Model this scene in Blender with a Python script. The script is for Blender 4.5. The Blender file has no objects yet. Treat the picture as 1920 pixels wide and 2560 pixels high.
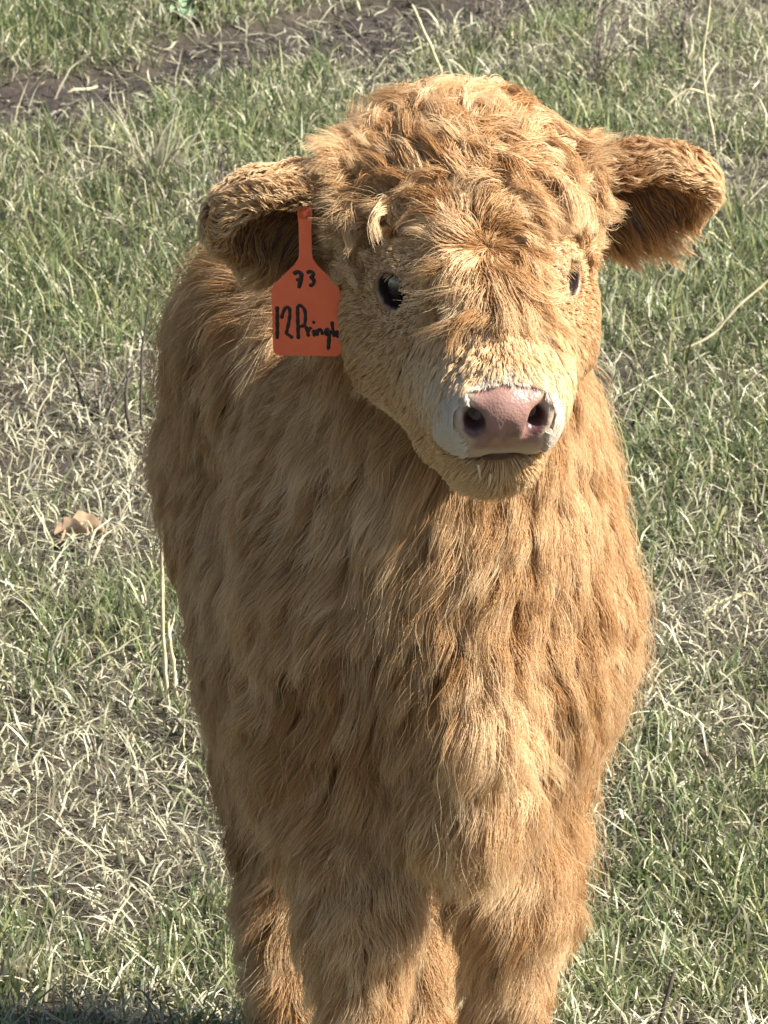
import bpy, math, time
import numpy as np
from mathutils import Vector, Matrix, kdtree

T0 = time.time()
SC = bpy.context.scene
COL = SC.collection
rng = np.random.default_rng(7)
R = math.radians

# ------------------------------------------------------------------ camera
CAM = np.array([0.0, -4.2, 1.434])
PITCH = 11.5
cd = bpy.data.cameras.new('camera')
cd.sensor_fit = 'VERTICAL'
cd.angle = 2 * math.atan(512 / 4719)
cd.clip_start = 0.05
cd.clip_end = 2000
cam = bpy.data.objects.new('camera', cd)
COL.objects.link(cam)
cam.location = CAM
cam.rotation_euler = (R(90 - PITCH), 0, 0)
SC.camera = cam
cd.dof.use_dof = True
cd.dof.focus_distance = 4.05
cd.dof.aperture_fstop = 30

# ------------------------------------------------------------------ sky, sun, exposure
SUN_EL, SUN_AZ = 40.0, 79.0          # azimuth measured from the camera side (-Y) towards image right (+X)
sdir = Vector((math.sin(R(SUN_AZ)) * math.cos(R(SUN_EL)), -math.cos(R(SUN_AZ)) * math.cos(R(SUN_EL)), math.sin(R(SUN_EL))))
world = bpy.data.worlds.new('World')
SC.world = world
world.use_nodes = True
wn = world.node_tree
sky = wn.nodes.new('ShaderNodeTexSky')
sky.sky_type = 'NISHITA'
sky.sun_disc = False
sky.sun_elevation = R(SUN_EL)
sky.sun_rotation = math.atan2(sdir.x, sdir.y)
bg = wn.nodes['Background']
bg.inputs['Strength'].default_value = 0.05
wn.links.new(sky.outputs[0], bg.inputs['Color'])
sl = bpy.data.lights.new('sun', 'SUN')
sl.energy = 5.0
sl.angle = R(0.5)
sl.color = (1.0, 0.93, 0.82)
sun = bpy.data.objects.new('sun', sl)
COL.objects.link(sun)
sun.rotation_euler = sdir.to_track_quat('Z', 'Y').to_euler()
sun.location = (3, -3, 4)
vs = SC.view_settings
vs.view_transform = 'Standard'
vs.look = 'None'
vs.gamma = 1
vs.use_curve_mapping = False
vs.exposure = 1.55
SC.render.engine = 'CYCLES'
SC.cycles.use_denoising = True
SC.cycles.max_bounces = 5
SC.cycles.transmission_bounces = 4
SC.cycles.use_adaptive_sampling = True
SC.cycles.adaptive_threshold = 0.02
SC.cycles.transparent_max_bounces = 8
SC.cycles_curves.shape = 'RIBBONS'
SC.cycles_curves.subdivisions = 2

# ------------------------------------------------------------------ helpers
def norm(v):
    return v / np.maximum(np.linalg.norm(v, axis=-1, keepdims=True), 1e-9)

def sstep(a, b, x):
    t = np.clip((x - a) / (b - a), 0, 1)
    return t * t * (3 - 2 * t)

_perm = np.random.default_rng(3).random(1 << 16)
def vnoise(p, seed=0):
    """value noise, p (n,3) -> about -1..1"""
    p = np.asarray(p, float)
    i = np.floor(p).astype(np.int64)
    f = p - i
    f = f * f * (3 - 2 * f)
    def hsh(ix, iy, iz):
        h = (ix * 374761393 + iy * 668265263 + iz * 2147483647 + seed * 974711) & 0xFFFFFFFF
        h = ((h ^ (h >> 13)) * 1274126177) & 0xFFFFFFFF
        return _perm[(h ^ (h >> 16)) & 0xFFFF]
    r = 0
    for dx in (0, 1):
        for dy in (0, 1):
            for dz in (0, 1):
                w = (f[:, 0] if dx else 1 - f[:, 0]) * (f[:, 1] if dy else 1 - f[:, 1]) * (f[:, 2] if dz else 1 - f[:, 2])
                r = r + w * hsh(i[:, 0] + dx, i[:, 1] + dy, i[:, 2] + dz)
    return r * 2 - 1

def noise2(x, y, s, seed=0):
    return vnoise(np.stack([x * s, y * s, np.zeros_like(x) + 0.37], -1), seed)

def link(o, parent=None):
    COL.objects.link(o)
    if parent:
        o.parent = parent
    return o

def tag(o, label=None, cat=None, group=None, kind=None):
    if label: o['label'] = label
    if cat: o['category'] = cat
    if group: o['group'] = group
    if kind: o['kind'] = kind
    return o

def np_mesh(name, verts, faces, mat, parent=None, cols=None, smooth=True):
    """faces (n,k) array, all with k corners"""
    me = bpy.data.meshes.new(name)
    verts = np.ascontiguousarray(verts, np.float32)
    faces = np.ascontiguousarray(faces, np.int32)
    n, k = faces.shape
    me.vertices.add(len(verts)); me.vertices.foreach_set('co', verts.ravel())
    me.loops.add(n * k); me.loops.foreach_set('vertex_index', faces.ravel())
    me.polygons.add(n)
    me.polygons.foreach_set('loop_start', np.arange(0, n * k, k, dtype=np.int32))
    me.polygons.foreach_set('loop_total', np.full(n, k, np.int32))
    if smooth:
        me.polygons.foreach_set('use_smooth', np.ones(n, bool))
    if cols is not None:
        a = me.attributes.new('tint', 'FLOAT_COLOR', 'POINT')
        c = np.ones((len(verts), 4), np.float32); c[:, :3] = cols
        a.data.foreach_set('color', c.ravel())
    me.update(calc_edges=True)
    me.materials.append(mat)
    return link(bpy.data.objects.new(name, me), parent)

def tube(path, radii, sides=6, cap=True):
    """verts, quads of a tube along path"""
    path = np.asarray(path, float); radii = np.asarray(radii, float)
    n = len(path)
    t = norm(np.gradient(path, axis=0))
    ref = np.array([0.13, 0.31, 0.94]) if abs(t[0, 2]) < 0.8 else np.array([0.9, 0.3, 0.1])
    a = norm(np.cross(t, ref)); b = np.cross(t, a)
    th = np.linspace(0, 2 * np.pi, sides, endpoint=False)
    v = path[:, None] + radii[:, None, None] * (np.cos(th)[None, :, None] * a[:, None] + np.sin(th)[None, :, None] * b[:, None])
    v = v.reshape(-1, 3)
    f = []
    for i in range(n - 1):
        for j in range(sides):
            f.append((i * sides + j, i * sides + (j + 1) % sides, (i + 1) * sides + (j + 1) % sides, (i + 1) * sides + j))
    return v, np.array(f)

def new_mat(name):
    m = bpy.data.materials.new(name)
    m.use_nodes = True
    return m, m.node_tree, m.node_tree.nodes['Principled BSDF']

# ------------------------------------------------------------------ ground
def gz(x, y):
    x = np.asarray(x, float); y = np.asarray(y, float)
    yy = np.clip(y - 0.45, 0, None)
    z = 0.155 * yy * yy / (yy + 0.8)
    far = np.clip(y - 9, 0, None)
    z = z - 0.155 * far * far / (far + 12)            # the rise levels off again
    z = z + 0.012 * noise2(x, y, 2.3, 1) + 0.006 * noise2(x, y, 7.1, 2)
    z = z - 0.02 * mud(x, y) - 0.045 * (1 - sstep(0.25, 1.7, y))
    return z

def gz1(x, y):
    return float(gz(np.array([x], float), np.array([y], float))[0])

def mud(x, y):
    """bare churned soil: a band running up behind the calf"""
    x = np.asarray(x, float); y = np.asarray(y, float)
    c = 4.15 + (x + 0.62) * 0.85
    n = 0.16 * noise2(x, y, 3.1, 5) + 0.13 * noise2(x, y, 9.0, 6)
    w = 0.29 + 0.10 * noise2(x, y, 1.3, 8)
    b = 1 - sstep(w * 0.55, w, np.abs(y - c + n))
    fade = 1 - sstep(0.15, 0.8, x)
    b2 = sstep(0.45, 0.7, noise2(x, y, 2.1, 9)) * sstep(0.2, 0.9, x) * sstep(3.9, 4.4, y)
    return np.clip(b * fade + b2, 0, 1)

def bare(x, y):
    return sstep(0.30, 0.62, 0.7 * noise2(x, y, 8.5, 31) + 0.5 * noise2(x, y, 21, 32))

def make_ground():
    # graded sheet: fine near the calf, wide out to the horizon
    def axis(lo, hi, fine_lo, fine_hi, st):
        c = list(np.arange(fine_lo, fine_hi + 1e-6, st))
        d = st; v = fine_hi
        while v < hi:
            d *= 1.22; v += d; c.append(v)
        d = st; v = fine_lo; pre = []
        while v > lo:
            d *= 1.22; v -= d; pre.append(v)
        return np.array(pre[::-1] + c)
    xs = axis(-600, 600, -1.6, 1.6, 0.018)
    ys = axis(-300, 900, -0.8, 6.0, 0.018)
    X, Y = np.meshgrid(xs, ys, indexing='ij')
    Z = gz(X.ravel(), Y.ravel())
    m = mud(X.ravel(), Y.ravel())
    Z += (0.010 * noise2(X.ravel(), Y.ravel(), 22, 4) + 0.014 * np.abs(noise2(X.ravel(), Y.ravel(), 30, 7)) - 0.005) * (0.25 + 1.3 * m) * sstep(9, 5, np.hypot(X.ravel(), Y.ravel()))
    V = np.stack([X.ravel(), Y.ravel(), Z], -1)
    nx, ny = len(xs), len(ys)
    i = np.arange(nx * ny).reshape(nx, ny)
    F = np.stack([i[:-1, :-1], i[1:, :-1], i[1:, 1:], i[:-1, 1:]], -1).reshape(-1, 4)
    mt, nt, b = new_mat('soil')
    at = nt.nodes.new('ShaderNodeAttribute'); at.attribute_name = 'tint'
    tc = nt.nodes.new('ShaderNodeTexCoord')
    n1 = nt.nodes.new('ShaderNodeTexNoise'); n1.inputs['Scale'].default_value = 38; n1.inputs['Detail'].default_value = 8
    n1.inputs['Roughness'].default_value = 0.7
    nt.links.new(tc.outputs['Object'], n1.inputs['Vector'])
    mx = nt.nodes.new('ShaderNodeMix'); mx.data_type = 'RGBA'; mx.blend_type = 'MULTIPLY'
    mx.inputs['Factor'].default_value = 0.8
    rp = nt.nodes.new('ShaderNodeValToRGB')
    rp.color_ramp.elements[0].position = 0.3; rp.color_ramp.elements[0].color = (0.35, 0.33, 0.32, 1)
    rp.color_ramp.elements[1].position = 0.75; rp.color_ramp.elements[1].color = (1.5, 1.45, 1.4, 1)
    nt.links.new(n1.outputs['Fac'], rp.inputs[0])
    nt.links.new(at.outputs['Color'], mx.inputs[6])
    nt.links.new(rp.outputs[0], mx.inputs[7])
    nt.links.new(mx.outputs[2], b.inputs['Base Color'])
    b.inputs['Roughness'].default_value = 0.95
    bp = nt.nodes.new('ShaderNodeBump'); bp.inputs['Strength'].default_value = 0.9; bp.inputs['Distance'].default_value = 0.012
    nt.links.new(n1.outputs['Fac'], bp.inputs['Height']); nt.links.new(bp.outputs[0], b.inputs['Normal'])
    soil = np.array([0.040, 0.030, 0.026]); thatch = np.array([0.060, 0.050, 0.032]); far = np.array([0.15, 0.16, 0.07])
    dd = np.hypot(X.ravel(), Y.ravel() - 1.5)
    mb = np.maximum(m, bare(X.ravel(), Y.ravel()))
    c = thatch + (soil - thatch) * mb[:, None]
    c = c + (far - c) * sstep(4, 8, dd)[:, None]
    o = np_mesh('ground', V, F, mt, cols=c)
    tag(o, kind='structure')
make_ground()

# ------------------------------------------------------------------ grass
def blade_mat(name, transl=0.35, rough=0.5, spec=0.35):
    m, nt, b = new_mat(name)
    at = nt.nodes.new('ShaderNodeAttribute'); at.attribute_name = 'tint'
    nt.links.new(at.outputs['Color'], b.inputs['Base Color'])
    b.inputs['Roughness'].default_value = rough
    b.inputs['Specular IOR Level'].default_value = spec
    tr = nt.nodes.new('ShaderNodeBsdfTranslucent')
    nt.links.new(at.outputs['Color'], tr.inputs['Color'])
    mx = nt.nodes.new('ShaderNodeMixShader'); mx.inputs[0].default_value = transl
    out = nt.nodes['Material Output']
    nt.links.new(b.outputs[0], mx.inputs[1]); nt.links.new(tr.outputs[0], mx.inputs[2])
    nt.links.new(mx.outputs[0], out.inputs['Surface'])
    return m
M_GREEN = blade_mat('green_blade', 0.4, 0.42, 0.45)
M_DRY = blade_mat('dry_blade', 0.25, 0.6, 0.3)

def blades(name, x, y, head, L, W, tilt0, tilt1, twist, cols, mat, seg=3, kink=0.0, lift=None, label=None, cat=None):
    """ribbons: root (x,y), heading angle, inclination from vertical going tilt0 -> tilt1 along the length"""
    n = len(x)
    z = gz(x, y) - 0.004
    if lift is not None: z = z + lift
    P = np.zeros((n, seg + 1, 3)); P[:, 0] = np.stack([x, y, z], -1)
    hd = head.copy()
    for k in range(seg):
        t = (k + 0.5) / seg
        inc = tilt0 + (tilt1 - tilt0) * t ** 1.3
        hd = hd + rng.normal(0, 1, n) * kink
        inc = inc + rng.normal(0, 1, n) * kink * 0.5
        d = np.stack([np.sin(inc) * np.cos(hd), np.sin(inc) * np.sin(hd), np.cos(inc)], -1)
        P[:, k + 1] = P[:, k] + d * (L / seg)[:, None]
    # keep above the soil
    g = gz(P[:, :, 0].ravel(), P[:, :, 1].ravel()).reshape(n, seg + 1)
    P[:, 1:, 2] = np.maximum(P[:, 1:, 2], g[:, 1:] + 0.003)
    side_a = head + np.pi / 2 + twist
    sd = np.stack([np.cos(side_a), np.sin(side_a), 0.35 * np.sin(twist * 3)], -1)
    tt = np.linspace(0, 1, seg + 1)
    prof = np.array([0.75, 1.0, 0.75, 0.12]) if seg == 3 else np.interp(tt, [0, 0.3, 0.7, 1], [0.7, 1, 0.8, 0.1])
    off = sd[:, None] * (W[:, None] * prof[None] * 0.5)[:, :, None]
    V = np.stack([P - off, P + off], 2).reshape(-1, 3)
    base = (np.arange(n) * (seg + 1) * 2)[:, None, None]
    k = np.arange(seg)[None, :, None] * 2
    F = (base + k + np.array([0, 1, 3, 2])[None, None]).reshape(-1, 4)
    # blade colour darker at the root than at the tip
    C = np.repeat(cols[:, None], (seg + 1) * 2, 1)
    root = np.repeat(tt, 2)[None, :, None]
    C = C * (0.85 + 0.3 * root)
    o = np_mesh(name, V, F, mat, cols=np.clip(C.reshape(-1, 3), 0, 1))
    tag(o, label, cat, kind='stuff')
    return o

BLOBS = [(-0.50, 3.10, 0.35), (-0.75, 4.75, 0.40), (0.54, 3.25, 0.40), (0.50, 2.35, 0.22), (0.28, 0.52, 0.20), (-0.16, 0.60, 0.10),
         (0.35, 0.80, 0.20), (-0.38, 0.60, 0.16), (0.33, 4.1, 0.45), (-0.25, 4.0, 0.30), (-0.36, 2.85, 0.25), (-0.33, 1.66, 0.14), (0.60, 1.15, 0.15)]
DRYS = [(-0.38, 2.2, 0.35), (-0.34, 1.85, 0.30), (-0.24, 0.42, 0.14), (0.34, 0.38, 0.13), (0.42, 1.70, 0.22), (0.45, 4.5, 0.6), (0.2, 3.9, 0.3), (0.55, 3.7, 0.25), (-0.38, 1.15, 0.25), (-0.2, 0.95, 0.18)]
def green_amount(x, y):
    g = 0.42 + 0.22 * noise2(x, y, 2.6, 11) + 0.46 * noise2(x, y, 6.5, 12) + 0.32 * noise2(x, y, 15, 13)
    for bx, by, br in BLOBS:
        g = g + 0.40 * np.exp(-((x - bx) ** 2 + (y - by) ** 2) / (br * br))
    for bx, by, br in DRYS:
        g = g - 0.30 * np.exp(-((x - bx) ** 2 + (y - by) ** 2) / (br * br))
    return np.clip(g, 0.10, 1) * (1 - 0.97 * mud(x, y))

def scatter(n, dens, rngx, rngy):
    xs, ys = [], []
    got = 0
    while got < n:
        x = rng.uniform(*rngx, n); y = rng.uniform(*rngy, n)
        k = rng.random(n) < dens(x, y)
        xs.append(x[k]); ys.append(y[k]); got += k.sum()
    return np.concatenate(xs)[:n], np.concatenate(ys)[:n]

def wedge(x, y):
    """full density in and around the view, thinning out to the sides"""
    half = 0.084 * (y + 4.2) + 0.10
    return np.clip(1.15 - 1.0 * sstep(0, 0.9, np.abs(x) - half), 0.10, 1) * (1 - 0.35 * sstep(0.6, 3.5, y))

def green_cols(n, x, y):
    a = np.array([0.082, 0.118, 0.046]); b = np.array([0.25, 0.295, 0.135]); c = np.array([0.42, 0.42, 0.20])
    r = np.clip(rng.normal(0.45, 0.28, n) + 0.25 * noise2(x, y, 4, 21), 0, 1)[:, None]
    col = a + (b - a) * r
    y_ = (rng.random(n) < 0.20)[:, None]
    return np.where(y_, c * rng.uniform(0.7, 1.1, (n, 1)), col) * rng.uniform(0.75, 1.2, (n, 1))

def dry_cols(n):
    pal = np.array([[0.60, 0.56, 0.39], [0.46, 0.43, 0.30], [0.77, 0.74, 0.58], [0.30, 0.27, 0.19], [0.13, 0.105, 0.080], [0.40, 0.40, 0.27]])
    k = rng.choice(6, n, p=[0.22, 0.22, 0.10, 0.15, 0.11, 0.20])
    return pal[k] * rng.uniform(0.75, 1.15, (n, 1))

def make_grass():
    # tufts of green
    nt_ = 18000
    tx, ty = scatter(nt_, lambda x, y: wedge(x, y) * sstep(0.08, 0.85, green_amount(x, y)) * (1 - 0.75 * bare(x, y)), (-2.4, 2.4), (-0.6, 6.2))
    k = rng.integers(3, 8, nt_)
    x = np.repeat(tx, k) + rng.normal(0, 0.012, k.sum()); y = np.repeat(ty, k) + rng.normal(0, 0.012, k.sum())
    n = len(x)
    L = (rng.gamma(4, 0.0080, n) + 0.012) * (1 + 0.4 * sstep(1.6, 3.4, y))
    blades('green_grass', x, y, rng.uniform(0, 2 * np.pi, n), L, rng.uniform(0.0016, 0.0036, n), rng.uniform(0.02, 0.5, n), rng.uniform(0.3, 1.9, n),
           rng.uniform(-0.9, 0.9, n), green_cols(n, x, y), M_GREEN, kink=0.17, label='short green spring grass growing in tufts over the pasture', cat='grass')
    # matted dry grass, lying every way
    n = 180000
    x, y = scatter(n, lambda x, y: wedge(x, y) * (1.0 - 0.55 * green_amount(x, y)) * (1 - 0.94 * mud(x, y)) * (1 - 0.70 * bare(x, y)), (-2.4, 2.4), (-0.6, 6.2))
    L = rng.gamma(3.0, 0.0078, n) + 0.009
    up = rng.random(n) < 0.42
    t0 = np.where(up, rng.uniform(0.05, 0.7, n), rng.uniform(0.8, 1.5, n))
    t1 = np.where(up, t0 + rng.uniform(0.2, 1.6, n), rng.uniform(1.2, 2.0, n))
    blades('dry_grass', x, y, rng.uniform(0, 2 * np.pi, n), L, rng.uniform(0.0011, 0.0031, n), t0, t1, rng.uniform(-1.4, 1.4, n), dry_cols(n), M_DRY,
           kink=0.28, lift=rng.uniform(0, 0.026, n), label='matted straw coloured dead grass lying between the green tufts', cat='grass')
    # long thin bleached stems, arching over
    n = 2200
    x, y = scatter(n, lambda x, y: wedge(x, y) * (1.0 - 0.3 * green_amount(x, y)) * (1 - 0.75 * mud(x, y)), (-2.0, 2.0), (-0.5, 5.8))
    L = rng.uniform(0.04, 0.11, n)
    c = dry_cols(n); c = c * 0.5 + np.array([0.70, 0.64, 0.46]) * 0.5
    blades('straw_stems', x, y, rng.uniform(0, 2 * np.pi, n), L, rng.uniform(0.0020, 0.0038, n), rng.uniform(0.1, 1.2, n), rng.uniform(0.9, 1.75, n),
           rng.uniform(-1.4, 1.4, n), c, M_DRY, seg=6, kink=0.24, lift=rng.uniform(0, 0.02, n), label='long thin bleached grass stems arching over the turf', cat='grass')
    # churned bits on bare soil
    n = 2600
    x, y = scatter(n, lambda x, y: mud(x, y) * wedge(x, y), (-2.2, 2.2), (2.5, 6.5))
    c = dry_cols(n) * rng.uniform(0.25, 0.8, (n, 1))
    blades('soil_litter', x, y, rng.uniform(0, 2 * np.pi, n), rng.uniform(0.01, 0.06, n), rng.uniform(0.002, 0.006, n), rng.uniform(1.1, 1.6, n), rng.uniform(1.2, 1.8, n),
           rng.uniform(-1.4, 1.4, n), c, M_DRY, kink=0.3, lift=rng.uniform(0, 0.01, n), label='brown dead litter strewn over the bare churned soil', cat='litter')
    # thinner cover further out, for the rest of the pasture
    n = 26000
    x, y = scatter(n, lambda x, y: np.where((np.abs(x) < 2.3) & (y > -0.5) & (y < 6.1), 0.0, 1.0 / (1 + 0.06 * (x * x + y * y))), (-9, 9), (-5, 16))
    g = rng.random(n) < 0.6
    c = np.where(g[:, None], green_cols(n, x, y), dry_cols(n))
    blades('far_grass', x, y, rng.uniform(0, 2 * np.pi, n), rng.uniform(0.05, 0.14, n), rng.uniform(0.004, 0.010, n), rng.uniform(0.1, 0.8, n), rng.uniform(0.5, 1.7, n),
           rng.uniform(-1, 1, n), c, M_GREEN, kink=0.2, label='thin mixed grass covering the outlying pasture', cat='grass')
make_grass()
print('grass', time.time() - T0)

# ------------------------------------------------------------------ the calf: one signed distance field -> one continuous body
H = 0.0035
LO = np.array([-0.40, -0.50, -0.07]); HI = np.array([0.46, 0.80, 1.02])
SH = np.ceil((HI - LO) / H).astype(int) + 1
SDF = np.full(SH, 0.25, np.float32)
OWN = np.zeros(SH, np.int8); OWD = np.full(SH, 9.0, np.float32)
BODY, NECK, HEAD, EAR_R, EAR_L, FLEG, HLEG, MUZ = range(8)

def _sub(lo, hi):
    a = np.clip(np.floor((lo - LO) / H).astype(int), 0, SH - 1)
    b = np.clip(np.ceil((hi - LO) / H).astype(int) + 1, 1, SH)
    sl_ = tuple(slice(i, j) for i, j in zip(a, b))
    g = np.meshgrid(*[np.arange(i, j, dtype=np.float32) * np.float32(H) + np.float32(l) for i, j, l in zip(a, b, LO)], indexing='ij', sparse=True)
    return sl_, g

def _smin(a, b, k):
    h = np.maximum(k - np.abs(a - b), 0) / k
    return np.minimum(a, b) - h * h * k * 0.25

def ell_d(g, c, rad, M):
    p = [g[i] - np.float32(c[i]) for i in range(3)]
    q = [sum(p[i] * np.float32(M[j][i]) for i in range(3)) for j in range(3)]
    k0 = np.sqrt(sum((q[j] / np.float32(rad[j])) ** 2 for j in range(3)))
    k1 = np.sqrt(sum((q[j] / np.float32(rad[j] ** 2)) ** 2 for j in range(3)))
    return k0 * (k0 - 1) / np.maximum(k1, 1e-6)

def cap_d(g, a, b, ra, rb):
    a = np.asarray(a, np.float32); b = np.asarray(b, np.float32)
    ba = b - a; L2 = float(ba @ ba)
    p = [g[i] - a[i] for i in range(3)]
    t = np.clip(sum(p[i] * ba[i] for i in range(3)) / L2, 0, 1)
    d = np.sqrt(sum((p[i] - ba[i] * t) ** 2 for i in range(3)))
    return d - (np.float32(ra) + np.float32(rb - ra) * t)

ID = np.eye(3)
MG = 0.055
def add_ell(c, rad, own, M=ID, k=0.03):
    r = max(rad) + MG + k
    s, g = _sub(np.array(c) - r, np.array(c) + r)
    d = ell_d(g, c, rad, M)
    _put(s, d, own, k)
def add_cap(a, b, ra, rb, own, k=0.03):
    a = np.array(a, float); b = np.array(b, float)
    r = max(ra, rb) + MG + k
    s, g = _sub(np.minimum(a, b) - r, np.maximum(a, b) + r)
    _put(s, cap_d(g, a, b, ra, rb), own, k)
def _put(s, d, own, k):
    d = d.astype(np.float32)
    SDF[s] = _smin(SDF[s], d, np.float32(k))
    m = d < OWD[s]
    OWD[s][m] = d[m]; OWN[s][m] = own
def cut(s, d, k):
    """smooth subtraction"""
    A = SDF[s]
    h = np.maximum(k - np.abs(A + d), 0) / k
    SDF[s] = np.maximum(A, -d) + h * h * k * 0.25
def cut_ell(c, rad, M=ID, k=0.006):
    r = max(rad) + 0.02
    s, g = _sub(np.array(c) - r, np.array(c) + r)
    cut(s, ell_d(g, c, rad, M).astype(np.float32), np.float32(k))
def cut_cap(a, b, ra, rb, k=0.004):
    a = np.array(a, float); b = np.array(b, float)
    r = max(ra, rb) + 0.02
    s, g = _sub(np.minimum(a, b) - r, np.maximum(a, b) + r)
    cut(s, cap_d(g, a, b, ra, rb).astype(np.float32), np.float32(k))

# body frame: BK points from the chest to the tail, SD to the calf's left (image right)
YAW = R(21)
BK = np.array([-math.sin(YAW), math.cos(YAW), 0.0]); SD = np.array([math.cos(YAW), math.sin(YAW), 0.0]); UP = np.array([0, 0, 1.0])
CH = np.array([0.058, 0.0, 0.0])
def bp_(back, side, z):
    return CH + BK * back + SD * side + UP * z
MB_ = np.stack([SD, BK, UP])
# trunk
add_ell(bp_(0.04, 0, 0.52), (0.122, 0.15, 0.185), BODY, MB_, 0.05)
add_ell(bp_(0.20, 0.018, 0.56), (0.130, 0.20, 0.190), BODY, MB_, 0.06)
add_ell(bp_(0.32, 0.032, 0.640), (0.130, 0.15, 0.170), BODY, MB_, 0.06)
add_ell(bp_(0.18, 0.018, 0.46), (0.115, 0.21, 0.13), BODY, MB_, 0.06)
add_ell(bp_(-0.035, 0.0, 0.45), (0.095, 0.09, 0.13), BODY, MB_, 0.06)      # brisket
add_cap(bp_(-0.085, -0.018, 0.56), bp_(-0.140, -0.030, 0.42), 0.036, 0.030, BODY, 0.036)   # dewlap
add_ell(bp_(-0.095, -0.020, 0.345), (0.040, 0.05, 0.055), BODY, MB_, 0.04)
add_ell(bp_(0.02, 0.090, 0.50), (0.054, 0.10, 0.15), BODY, MB_, 0.05)      # shoulders
add_ell(bp_(0.02, -0.096, 0.50), (0.062, 0.10, 0.15), BODY, MB_, 0.05)
add_ell(bp_(0.29, -0.062, 0.685), (0.074, 0.14, 0.095), BODY, MB_, 0.06)     # loin
add_cap(bp_(0.45, 0, 0.72), bp_(0.53, 0, 0.48), 0.028, 0.018, BODY, 0.05)  # tail
# neck
HY = R(8.0); HP = R(28)
HF = np.array([math.sin(HY) * math.cos(HP), -math.cos(HY) * math.cos(HP), -math.sin(HP)])
HS = np.array([math.cos(HY), math.sin(HY), 0.0])
HS = norm(HS + np.array([0, 0, 0.03]))
HU = np.cross(HS, HF); HU = norm(HU) if HU[1] * 0 + np.cross(HS, HF)[2] > 0 else -norm(HU)
HO = np.array([0.079, -0.215, 0.816])
def hp(f, s, u):
    return HO + HF * f + HS * s + HU * u
MH = np.stack([HF, HS, HU])
add_cap(bp_(0.05, 0, 0.58), hp(-0.12, 0, -0.02), 0.14, 0.080, NECK, 0.07)
add_cap(bp_(-0.02, 0, 0.50), hp(-0.08, 0, -0.075), 0.12, 0.060, NECK, 0.06)
# head
add_ell(hp(-0.080, 0, 0.002), (0.085, 0.102, 0.074), HEAD, MH, 0.05)        # cranium
add_ell(hp(-0.015, 0, 0.018), (0.080, 0.074, 0.045), HEAD, MH, 0.04)        # forehead
add_ell(hp(-0.135, 0, 0.022), (0.050, 0.070, 0.036), HEAD, MH, 0.04)        # poll
add_cap(hp(-0.01, 0, -0.010), hp(0.125, 0, -0.010), 0.062, 0.042, HEAD, 0.03)
add_cap(hp(-0.06, 0, -0.080), hp(0.120, 0, -0.066), 0.060, 0.032, HEAD, 0.035)
for s in (-1, 1):
    add_ell(hp(-0.045, s * 0.066, -0.045), (0.075, 0.040, 0.062), HEAD, MH, 0.035)   # cheeks
    add_cap(hp(-0.02, s * 0.055, -0.062), hp(0.085, s * 0.028, -0.062), 0.044, 0.032, HEAD, 0.03)
    add_ell(hp(0.002, s * 0.058, 0.014), (0.036, 0.026, 0.030), HEAD, MH, 0.018)     # orbit
    add_cap(hp(0.03, s * 0.045, -0.028), hp(0.12, s * 0.030, -0.028), 0.032, 0.027, HEAD, 0.03)
# muzzle
add_ell(hp(0.146, 0, -0.014), (0.034, 0.036, 0.032), MUZ, MH, 0.025)
for s in (-1, 1):
    add_ell(hp(0.138, s * 0.027, -0.026), (0.031, 0.020, 0.031), MUZ, MH, 0.02)
    add_ell(hp(0.162, s * 0.028, -0.001), (0.013, 0.012, 0.017), MUZ, MH, 0.012)  # outer wings of the nostrils
add_ell(hp(0.130, 0, -0.069), (0.031, 0.030, 0.025), MUZ, MH, 0.014)          # lower lip and chin
add_ell(hp(0.095, 0, -0.090), (0.045, 0.036, 0.026), HEAD, MH, 0.03)
add_ell(hp(0.165, 0, -0.006), (0.018, 0.0265, 0.023), MUZ, MH, 0.012)          # nose pad
# mouth line
for i in range(8):
    a0 = -1 + i * 0.25; a1 = a0 + 0.25
    q = lambda a: hp(0.170 - 0.05 * a * a, a * 0.041, -0.0495 - 0.010 * a * a)
    cut_cap(q(a0), q(a1), 0.0050, 0.0050, 0.003)
cut_ell(hp(0.204, 0, -0.036), (0.028, 0.034, 0.017), MH, 0.014)
# groove down the middle of the pad
cut_cap(hp(0.188, 0.0, 0.000), hp(0.180, 0.0, -0.042), 0.0030, 0.0036, 0.007)
# nostrils: comma shaped, opening forward and to the side
for s in (-1, 1):
    cut_cap(hp(0.165, s * 0.0375, 0.012), hp(0.176, s * 0.0285, 0.000), 0.0048, 0.0080, 0.004)
    cut_cap(hp(0.176, s * 0.0285, 0.000), hp(0.182, s * 0.0185, -0.019), 0.0080, 0.0056, 0.004)
    cut_cap(hp(0.176, s * 0.0260, -0.004), hp(0.150, s * 0.0220, -0.008), 0.0085, 0.0060, 0.004)
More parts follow.
